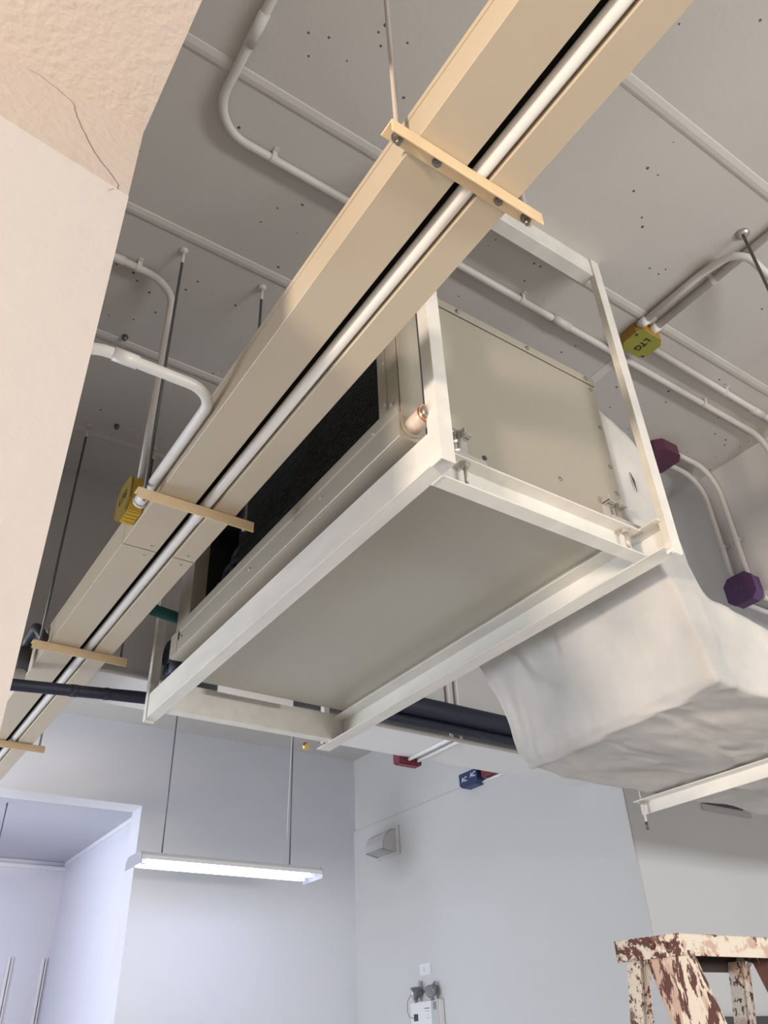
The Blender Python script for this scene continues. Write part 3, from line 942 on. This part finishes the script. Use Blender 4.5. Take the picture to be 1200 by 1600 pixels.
# olive LTG box on the ceiling
bx, by = 1.936, 1.098
jb = thing('junction_box', 'mustard junction box lettered LTG fixed flat on the ceiling', 'junction box', (bx, by, CEIL))
part('box_body', M().prism([(bx + a, by + b) for a, b in octa(0.062, 0.05, 0.02)], 'Z', CEIL - 0.001, CEIL - 0.042), MAT['amber'], jb, bevel=0.001)
part('lid', M().prism([(bx + a, by + b) for a, b in octa(0.0635, 0.0515, 0.021)], 'Z', CEIL - 0.042, CEIL - 0.047), MAT['olive'], jb, bevel=0.001)
for (a, b) in ((-0.052, -0.022), (0.048, 0.038)):
    part('lid_screw', M().cyl((bx + a, by + b, CEIL - 0.046), (bx + a, by + b, CEIL - 0.049), 0.005), MAT['darkp'], jb)
lettering('lettering', 'LTG', 0.034, MAT['ink'], jb, frame_mtx((bx + 0.0, by, CEIL - 0.0475), (0, 1, 0), (1, 0, 0)))
for x in (1.886, 1.944):
    part('gland', M().cyl((x, by - 0.045, CZ), (x, by - 0.075, CZ), 0.0165), MAT['pvc'], jb)

# yellow LTG box hanging beside the trunking: its lid faces away from the trunking
hx, hy, hz = HX, HY + 0.012, 2.842
hb = thing('junction_box', 'yellow octagonal box hanging from a conduit beside the trunking', 'junction box', (hx, hy, hz))
o8 = octa(0.055, 0.052, 0.022)
part('box_body', M().prism([(hy + a, hz + b) for a, b in o8], 'X', hx - 0.031, hx + 0.0075), MAT['yellow'], hb, bevel=0.001)
for k in range(4):
    yy = hy - 0.024 + k * 0.016
    part('rib', M().box(hx - 0.028, hx + 0.005, yy - 0.0025, yy + 0.0025, hz - 0.0535, hz - 0.0515), MAT['yellow'], hb)
part('lid', M().prism([(hy + a * 1.03, hz + b * 1.03) for a, b in o8], 'X', hx - 0.037, hx - 0.032), MAT['olive_shaded'], hb)
lettering('lettering', 'LTG', 0.034, MAT['ink'], hb, frame_mtx((hx - 0.0372, hy, hz), (0, -1, 0), (0, 0, 1)))
part('gland', M().cyl((0.4495, hy - 0.055, 2.81), (0.4495, hy - 0.105, 2.81), 0.0165), MAT['pvc'], hb)
part('gland', M().cyl((0.4495, hy - 0.05, 2.81), (0.4495, hy - 0.058, 2.81), 0.019), MAT['pvc'], hb)

# purple boxes
px_, py_ = 2.515, 1.515
pb = thing('junction_box', 'dark plum octagonal box fixed on the ceiling behind the frame post', 'junction box', (px_, py_, CEIL))
part('box_body', M().prism([(px_ + a, py_ + b) for a, b in octa(0.075, 0.075, 0.03)], 'Z', CEIL, CEIL - 0.05), MAT['plum'], pb, bevel=0.001)
part('lid', M().prism([(px_ + a, py_ + b) for a, b in octa(0.077, 0.077, 0.031)], 'Z', CEIL - 0.05, CEIL - 0.056), MAT['plum'], pb, bevel=0.001)
pb2 = thing('junction_box', 'purple octagonal box at the lower edge of the beam above the duct', 'junction box', (2.83, 1.502, 3.115))
part('box_body', M().prism([(1.502 + a, 3.118 + b) for a, b in octa(0.064, 0.06, 0.025)], 'X', 2.802, 2.85), MAT['purple'], pb2, bevel=0.001)
part('lid', M().prism([(1.502 + a, 3.118 + b) for a, b in octa(0.066, 0.062, 0.026)], 'X', 2.796, 2.802), MAT['purple'], pb2, bevel=0.001)
lettering('lettering', 'FA', 0.032, MAT['grey_ink'], pb2, frame_mtx((2.7957, 1.502, 3.118), (0, -1, 0), (0, 0, 1)), 0.0004)

# red box on the far edge of the soffit with its two conduits
rb = thing('junction_box', 'maroon box on the far edge of the white beam soffit', 'junction box', (2.40, 3.27, 2.87))
part('box_body', M().box(2.325, 2.465, 3.2355, 3.29, 2.845, 2.895), MAT['red'], rb, bevel=0.003)
part('lid', M().box(2.335, 2.455, 3.245, 3.285, 2.841, 2.845), MAT['red'], rb, bevel=0.001)
for x, l in ((2.385, 'conduit crossing the white soffit to the maroon box, trunking side'), (2.44, 'conduit crossing the white soffit to the maroon box, duct side')):
    conduit(l, [(x, 3.238, SOF - 0.010), (x, 2.886, SOF - 0.010), (x, 2.886, CEIL - 0.01)], 0.012, 0.0095, MAT['pvc'], group='conduits crossing the white soffit')
# blue AC box and red neighbour on the wall
ab = thing('junction_box', 'dark blue box lettered AC on the wall below the white beam', 'junction box', (3.53, 4.11, 3.15))
part('box_body', M().prism([(4.03, 3.20), (4.215, 3.20), (4.215, 3.125), (4.19, 3.105), (4.06, 3.105), (4.03, 3.125)], 'X', 3.515, 3.60), MAT['blue'], ab, bevel=0.002)
lettering('lettering', 'AC', 0.042, MAT['white_ink'], ab, frame_mtx((3.5148, 4.16, 3.155), (0, -1, 0), (0, 0, 1)), 0.0004)
lettering('lettering', 'AC', 0.042, MAT['white_ink'], ab, frame_mtx((3.5148, 4.07, 3.165), (0, -1, 0), (0, 0, 1)), 0.0004)
ab2 = thing('junction_box', 'red box beside the dark blue AC box on the wall', 'junction box', (3.54, 3.94, 3.15))
part('box_body', M().box(3.535, 3.60, 3.86, 4.01, 3.135, 3.235), MAT['red'], ab2, bevel=0.003)
part('lid', M().box(3.530, 3.535, 3.87, 4.0, 3.145, 3.225), MAT['red'], ab2, bevel=0.001)
for z, l in ((3.118, 'upper short white conduit along the wall under the red box'), (3.09, 'lower short white conduit along the wall under the red box')):
    conduit(l, [(3.578, 4.10, z + 0.03), (3.578, 3.75, z + 0.03)], None, 0.009, MAT['pvc'], group='conduits under the red box')

# ------------------------------------------------------------------ pipes along the far beam
single('insulated_pipe', M().cyl((0.95, 2.845, 2.965), (3.55, 2.845, 2.965), 0.050, 20), MAT['navy'], 'thicker navy foam pipe running along the far beam under the duct', 'pipe', (2.2, 2.845, 2.965))
single('insulated_pipe', M().cyl((0.95, 2.845, 2.893), (3.55, 2.845, 2.893), 0.021, 16), MAT['navy'], 'thinner navy foam pipe just above the white soffit', 'pipe', (2.2, 2.845, 2.893))
single('conduit', M().cyl((-2.9, 2.885, 2.862), (3.55, 2.885, 2.862), 0.0095, 12), MAT['pvc_grey'], 'thin grey conduit along the edge of the white soffit', 'conduit', (0.3, 2.885, 2.862))
# navy pipe in front of the trunking
nv = thing('insulated_pipe', 'dark navy insulated pipe crossing below both trunkings to the frame post', 'pipe', (0.5, 2.70, 2.65))
pp = [(-0.6, 2.70, 2.582), (0.0, 2.70, 2.635), (0.3655, 2.70, 2.6665), (0.596, 2.70, 2.687), (0.70, 2.70, 2.696), (0.80, 2.70, 2.7045), (0.95, 2.70, 2.716)]
part('foam_sleeve', M().tube(pp, 0.02, 16, radii=[0.0195, 0.0195, 0.0195, 0.0198, 0.0198, 0.0215, 0.0215]), MAT['navy'], nv)
part('tape_band', M().tube([(0.70, 2.70, 2.696), (0.715, 2.70, 2.6973)], 0.0215, 16), MAT['navy'], nv)
part('tape_band', M().tube([(0.585, 2.70, 2.6858), (0.61, 2.70, 2.688)], 0.0212, 16), MAT['navy'], nv)
nv2 = thing('insulated_pipe', 'navy insulated pipe loop at the far end of the unit with green tape', 'pipe', (0.88, 2.45, 2.8))
part('foam_sleeve', M().tube(arc_path([(0.90, 2.381, 2.80), (0.90, 2.46, 2.80), (0.872, 2.475, 2.76), (0.872, 2.475, 2.712)], [0.03, 0.02]), 0.032, 16), MAT['navy'], nv2)
part('green_tape', M().cyl((0.70, 2.50, 2.955), (0.98, 2.50, 2.925), 0.021, 14), MAT['green'], nv2)
# flexible black cable with sleeves on the other side of the trunking
fl = thing('flexible_cable', 'black flexible cable curving down beside the trunking into a grey sleeve', 'cable', (0.40, 2.75, 2.78))
part('cable', M().tube(arc_path([(0.463, 2.62, 2.80), (0.428, 2.655, 2.868), (0.428, 2.79, 2.868), (0.428, 2.79, 2.705)], [0.035, 0.055], 10), 0.0165, 14), MAT['blackcable'], fl)
part('grey_sleeve', M().tube([(0.428, 2.79, 2.838), (0.428, 2.79, 2.757)], 0.026, 14), MAT['greybox'], fl)
part('pale_sleeve', M().tube([(0.428, 2.79, 2.759), (0.428, 2.79, 2.70)], 0.023, 14), MAT['palegrey'], fl)
part('cable_tie', M().tube([(0.403, 2.78, 2.785), (0.392, 2.77, 2.772), (0.372, 2.77, 2.772)], 0.0022, 8), MAT['pvc'], fl)
part('cable_tie', M().tube([(0.405, 2.78, 2.742), (0.385, 2.77, 2.744), (0.376, 2.77, 2.765)], 0.0022, 8), MAT['pvc'], fl)

# ------------------------------------------------------------------ hanging strip light
lf = thing('pendant_strip_light', 'lit white strip light hanging on two thin rods in the far room', 'lamp', (2.2, 4.9, 2.63))
LX0, LX1, LYA, LYB, LZ = 1.598, 2.785, 4.775, 5.035, 2.625
part('housing', M().prism([(LYA, LZ), (LYA, LZ + 0.022), (LYA + 0.03, LZ + 0.045), (LYB - 0.03, LZ + 0.045), (LYB, LZ + 0.022), (LYB, LZ), (LYB - 0.003, LZ), (LYB - 0.003, LZ + 0.020), (LYB - 0.032, LZ + 0.041), (LYA + 0.032, LZ + 0.041), (LYA + 0.003, LZ + 0.020), (LYA + 0.003, LZ)], 'X', LX0, LX1), MAT['reflector'], lf)
for x in (LX0 - 0.003, LX1):
    part('end_cap', M().prism([(LYA - 0.002, LZ - 0.022), (LYA - 0.002, LZ + 0.024), (LYA + 0.029, LZ + 0.048), (LYB - 0.029, LZ + 0.048), (LYB + 0.002, LZ + 0.024), (LYB + 0.002, LZ - 0.022)], 'X', x, x + 0.003), MAT['fix'], lf)
for y in (4.845, 4.965):
    part('lamp_tube', M().cyl((LX0 + 0.05, y, LZ + 0.004), (LX1 - 0.06, y, LZ + 0.004), 0.0165, 14), MAT['tube'], lf, label='glowing white lamp tube')
    for x in (LX0 + 0.02, LX1 - 0.06):
        part('lamp_holder', M().box(x, x + 0.03, y - 0.012, y + 0.012, LZ - 0.014, LZ + 0.04), MAT['reflector'], lf)
for x in (1.757, 2.612):
    part('rod', M().cyl((x, 4.9, LZ + 0.044), (x, 4.9, CEIL), 0.004), MAT['rod_dark'], lf)
part('cord', M().tube([(2.585, 4.9, LZ + 0.044), (2.592, 4.9, 3.1), (2.606, 4.9, 3.5), (2.606, 4.9, CEIL)], 0.0035, 8), MAT['pvc'], lf, label='pale cord beside one rod')

# ------------------------------------------------------------------ fittings on the right wall
WX = 3.588
vh = thing('vent_hood', 'white curved vent hood with slots on the pale wall below the ledge line', 'vent', (WX, 5.17, 2.96))
vy0, vy1 = 5.07, 5.31
part('back_plate', M().box(WX - 0.012, WX, 5.035, 5.335, 2.865, 3.065), MAT['hood'], vh, bevel=0.002)
hp = [(WX - 0.012, 3.045), (WX - 0.06, 3.035), (WX - 0.10, 3.005), (WX - 0.125, 2.955), (WX - 0.13, 2.90), (WX - 0.127, 2.90), (WX - 0.122, 2.953), (WX - 0.098, 3.0), (WX - 0.058, 3.031), (WX - 0.012, 3.041)]
part('hood', M().prism(hp, 'Y', vy0, vy1), MAT['hood'], vh)
sidep = [(WX - 0.012, 3.043), (WX - 0.06, 3.033), (WX - 0.099, 3.003), (WX - 0.124, 2.954), (WX - 0.129, 2.90), (WX - 0.012, 2.88)]
for y in (vy0, vy1 - 0.003):
    part('side_cheek', M().prism(sidep, 'Y', y, y + 0.003), MAT['hood'], vh)
part('slot_back', M().prism([(WX - 0.127, 2.905), (WX - 0.012, 2.887), (WX - 0.012, 2.890), (WX - 0.127, 2.908)], 'Y', vy0 + 0.003, vy1 - 0.003), MAT['darkp'], vh)
for k in range(5):
    x = WX - 0.115 + k * 0.022
    z = 2.9005 - (x - (WX - 0.127)) * 0.156
    part('slat', M().box(x, x + 0.010, vy0 + 0.02, vy1 - 0.02, z - 0.002, z + 0.004), MAT['hood'], vh)

sk = thing('wall_plate', 'small white outlet plate on the wall above the emergency light', 'outlet', (WX, 4.81, 2.112))
part('back_plate', M().box(WX - 0.008, WX, 4.752, 4.868, 2.078, 2.146), MAT['white'], sk, bevel=0.002)
part('face', M().box(WX - 0.011, WX - 0.008, 4.76, 4.86, 2.085, 2.139), MAT['white'], sk, bevel=0.001)
part('switch', M().box(WX - 0.0135, WX - 0.011, 4.812, 4.818, 2.098, 2.126), MAT['greyp'], sk)

el = thing('emergency_light', 'white emergency light box with two grey lamp heads on the wall', 'emergency light', (WX, 4.78, 1.8))
part('housing', M().box(WX - 0.045, WX, 4.64, 4.945, 1.70, 1.935), MAT['white'], el, bevel=0.006)
part('side_panel', M().box(WX - 0.048, WX - 0.04, 4.642, 4.718, 1.70, 1.932), MAT['greyp'], el, bevel=0.002)
for k in range(6):
    part('grille_slot', M().box(WX - 0.0505, WX - 0.0475, 4.658, 4.692, 1.918 - k * 0.007, 1.921 - k * 0.007), MAT['darkp'], el)
part('test_panel', M().box(WX - 0.0475, WX - 0.044, 4.862, 4.905, 1.83, 1.868), MAT['darkp'], el)
for (y0_, y1_, z) in ((4.735, 4.79, 1.893), (4.735, 4.785, 1.878), (4.752, 4.765, 1.858), (4.738, 4.77, 1.842)):
    part('printed_line', M().box(WX - 0.0457, WX - 0.0445, y0_, y1_, z - 0.0022, z + 0.0022), MAT['greyp'] if z < 1.89 else MAT['grey_ink'], el)
for (y, ty) in ((4.875, 0.35), (4.70, -0.2)):
    d = Vector((-0.75, ty, -0.25)).normalized()
    c = Vector((WX - 0.045, y, 1.985))
    h = part('lamp_head', M().tube([c - d * 0.04, c - d * 0.035, c - d * 0.005, c + d * 0.02, c + d * 0.026], 0.04, 18, radii=[0.014, 0.024, 0.033, 0.037, 0.037]), MAT['lampgrey'], el, label='round grey lamp head')
    part('lens', M().tube([c + d * 0.022, c + d * 0.028], 0.030, 18), MAT['chrome'], el)
    part('lamp_neck', M().cyl((WX - 0.045, y, 1.93), (WX - 0.045, y, 1.955), 0.012), MAT['lampgrey'], el)
part('lamp_arm', M().tube([(WX - 0.03, 4.80, 1.985), (WX - 0.03, 4.76, 1.992), (WX - 0.03, 4.70, 2.02), (WX - 0.03, 4.68, 2.03)], 0.007, 8), MAT['lampgrey'], el)
part('wire', M().tube([(WX - 0.02, 4.86, 1.99), (WX - 0.02, 4.872, 2.03), (WX - 0.02, 4.862, 2.052), (WX - 0.02, 4.85, 2.045), (WX - 0.02, 4.858, 1.99)], 0.0022, 8), MAT['lampgrey'], el)
part('wire', M().tube([(WX - 0.02, 4.84, 1.99), (WX - 0.02, 4.845, 2.04), (WX - 0.02, 4.835, 2.048), (WX - 0.02, 4.83, 1.99)], 0.0022, 8), MAT['lampgrey'], el)
part('wire', M().tube([(WX - 0.05, 4.915, 1.985), (WX - 0.05, 4.965, 1.94), (WX - 0.05, 4.972, 1.89), (WX - 0.049, 4.95, 1.855), (WX - 0.047, 4.90, 1.845)], 0.0022, 8), MAT['lampgrey'], el)

# conduits on the passage end wall and a rod in the passage
for (x, w, l) in ((1.652, 0.02, 'thin white conduit on the passage end wall, nearer the opening corner'), (1.922, 0.02, 'white trunking strip in the corner of the passage end wall')):
    single('wall_trunking', M().box(x - w, x, 7.868, 7.9, 0.0, 2.455).box(x + 0.012, x + 0.012 + w * 0.5, 7.876, 7.9, 0, 2.455), MAT['soffit'], l, 'trunking', (x, 7.88, 0), bevel=0.002)
hanger_rod(1.06, 6.12, 2.80, 3.2, MAT['rod_dark'], 'thin dark rod hanging just inside the passage opening', 0.004, anchor=False, group=None)

# niche wall details
gr = thing('wall_vent', 'dark slot vent high on the shaded niche wall under the duct', 'vent', (4.5, 2.93, 2.79))
part('frame', M().box(4.25, 4.72, 2.922, 2.93, 2.755, 2.83), MAT['greyp'], gr, bevel=0.002)
part('slot', M().box(4.255, 4.64, 2.918, 2.9225, 2.79, 2.82), MAT['darkp'], gr)
single('wall_board', M().box(3.85, 5.6, 2.905, 2.93, 0.9, 1.738), MAT['board'], 'dark grey board on the niche wall seen between the ladder legs', 'board', (4.7, 2.92, 0.9), bevel=0.003)

# ------------------------------------------------------------------ stepladder
ang = math.radians(4.0)
LO = Vector((1.735, 1.335, 0))
U = Vector((math.cos(-math.radians(3)), math.sin(-math.radians(3)), 0))      # along the tread
V = Vector((-math.sin(math.radians(14)), math.cos(math.radians(14)), 0))     # towards the rear legs
ZL_ = 1.828
ld = thing('stepladder', 'old stepladder with flaking cream and maroon paint', 'stepladder', (LO.x + 0.2, LO.y + 0.1, 0))


def lad(m):
    mt = Matrix(((U.x, V.x, 0, LO.x), (U.y, V.y, 0, LO.y), (0, 0, 1, 0), (0, 0, 0, 1)))
    return m.xform(mt)


def slanted(u0, u1, v_top, v_bot, depth, ztop, zbot=0.0, mesh=None):
    m = mesh or M()
    vs = []
    for z, v in ((zbot, v_bot), (ztop, v_top)):
        vs += [(u0, v, z), (u1, v, z), (u1, v + depth, z), (u0, v + depth, z)]
    return m.add(vs, [(0, 3, 2, 1), (4, 5, 6, 7), (0, 1, 5, 4), (1, 2, 6, 5), (2, 3, 7, 6), (3, 0, 4, 7)])


WID = 0.42
part('cap', lad(M().box(0, WID, 0, 0.17, ZL_ - 0.004, ZL_)), MAT['ladder_front'], ld, bevel=0.0015)
part('front_skirt', lad(M().box(0.002, WID, -0.001, 0.004, ZL_ - 0.046, ZL_ - 0.001)), MAT['ladder_front'], ld, bevel=0.001)
for u in (0.0, WID - 0.004):
    part('end_skirt', lad(M().box(u - 0.001, u + 0.004, 0.002, 0.172, ZL_ - 0.045, ZL_ + 0.001)), MAT['ladder_cap'], ld, bevel=0.001)
part('rear_skirt', lad(M().box(0.03, WID - 0.004, 0.160, 0.166, ZL_ - 0.062, ZL_ - 0.005)), MAT['ladder_dark'], ld)
part('cap_underside', lad(M().box(0.005, WID - 0.005, 0.005, 0.16, ZL_ - 0.012, ZL_ - 0.0045)), MAT['ladder_dark'], ld)
SL, SR = 0.27, 0.16
for u in (0.006, WID - 0.03):
    part('side_rail' , lad(slanted(u, u + 0.024, 0.003, 0.003 - SL * (ZL_ - 0.02), 0.108, ZL_ - 0.02)), MAT['ladder_rail'] if u < 0.1 else MAT['ladder_shaded_rail'], ld, bevel=0.002)
for u in (0.012, WID - 0.047):
    m = slanted(u, u + 0.004, 0.118, 0.118 + SR * (ZL_ - 0.04), 0.038, ZL_ - 0.04)
    m = slanted(u, u + 0.028, 0.118, 0.118 + SR * (ZL_ - 0.04), 0.004, ZL_ - 0.04, mesh=m)
    part('rear_leg', lad(m), MAT['ladder_leg'], ld)
    part('hinge', lad(M().cyl((u + 0.005, 0.125, ZL_ - 0.042), (u + 0.03, 0.125, ZL_ - 0.042), 0.012)), MAT['steel'], ld)
for (v, z) in ((0.045, ZL_ - 0.021), (0.075, ZL_ - 0.018)):
    part('rivet', lad(M().tube([(0.0, v, z), (-0.004, v, z), (-0.006, v, z)], 0.009, 12, radii=[0.009, 0.009, 0.005])), MAT['ladder_cap'], ld)
for k in range(1, 6):
    z = ZL_ - 0.30 * k
    v = -0.005 - SL * (ZL_ - 0.03 - z)
    part('step', lad(M().box(0.04, WID - 0.04, v + 0.005, v + 0.085, z - 0.02, z)), MAT['ladder_rail'], ld, bevel=0.002)
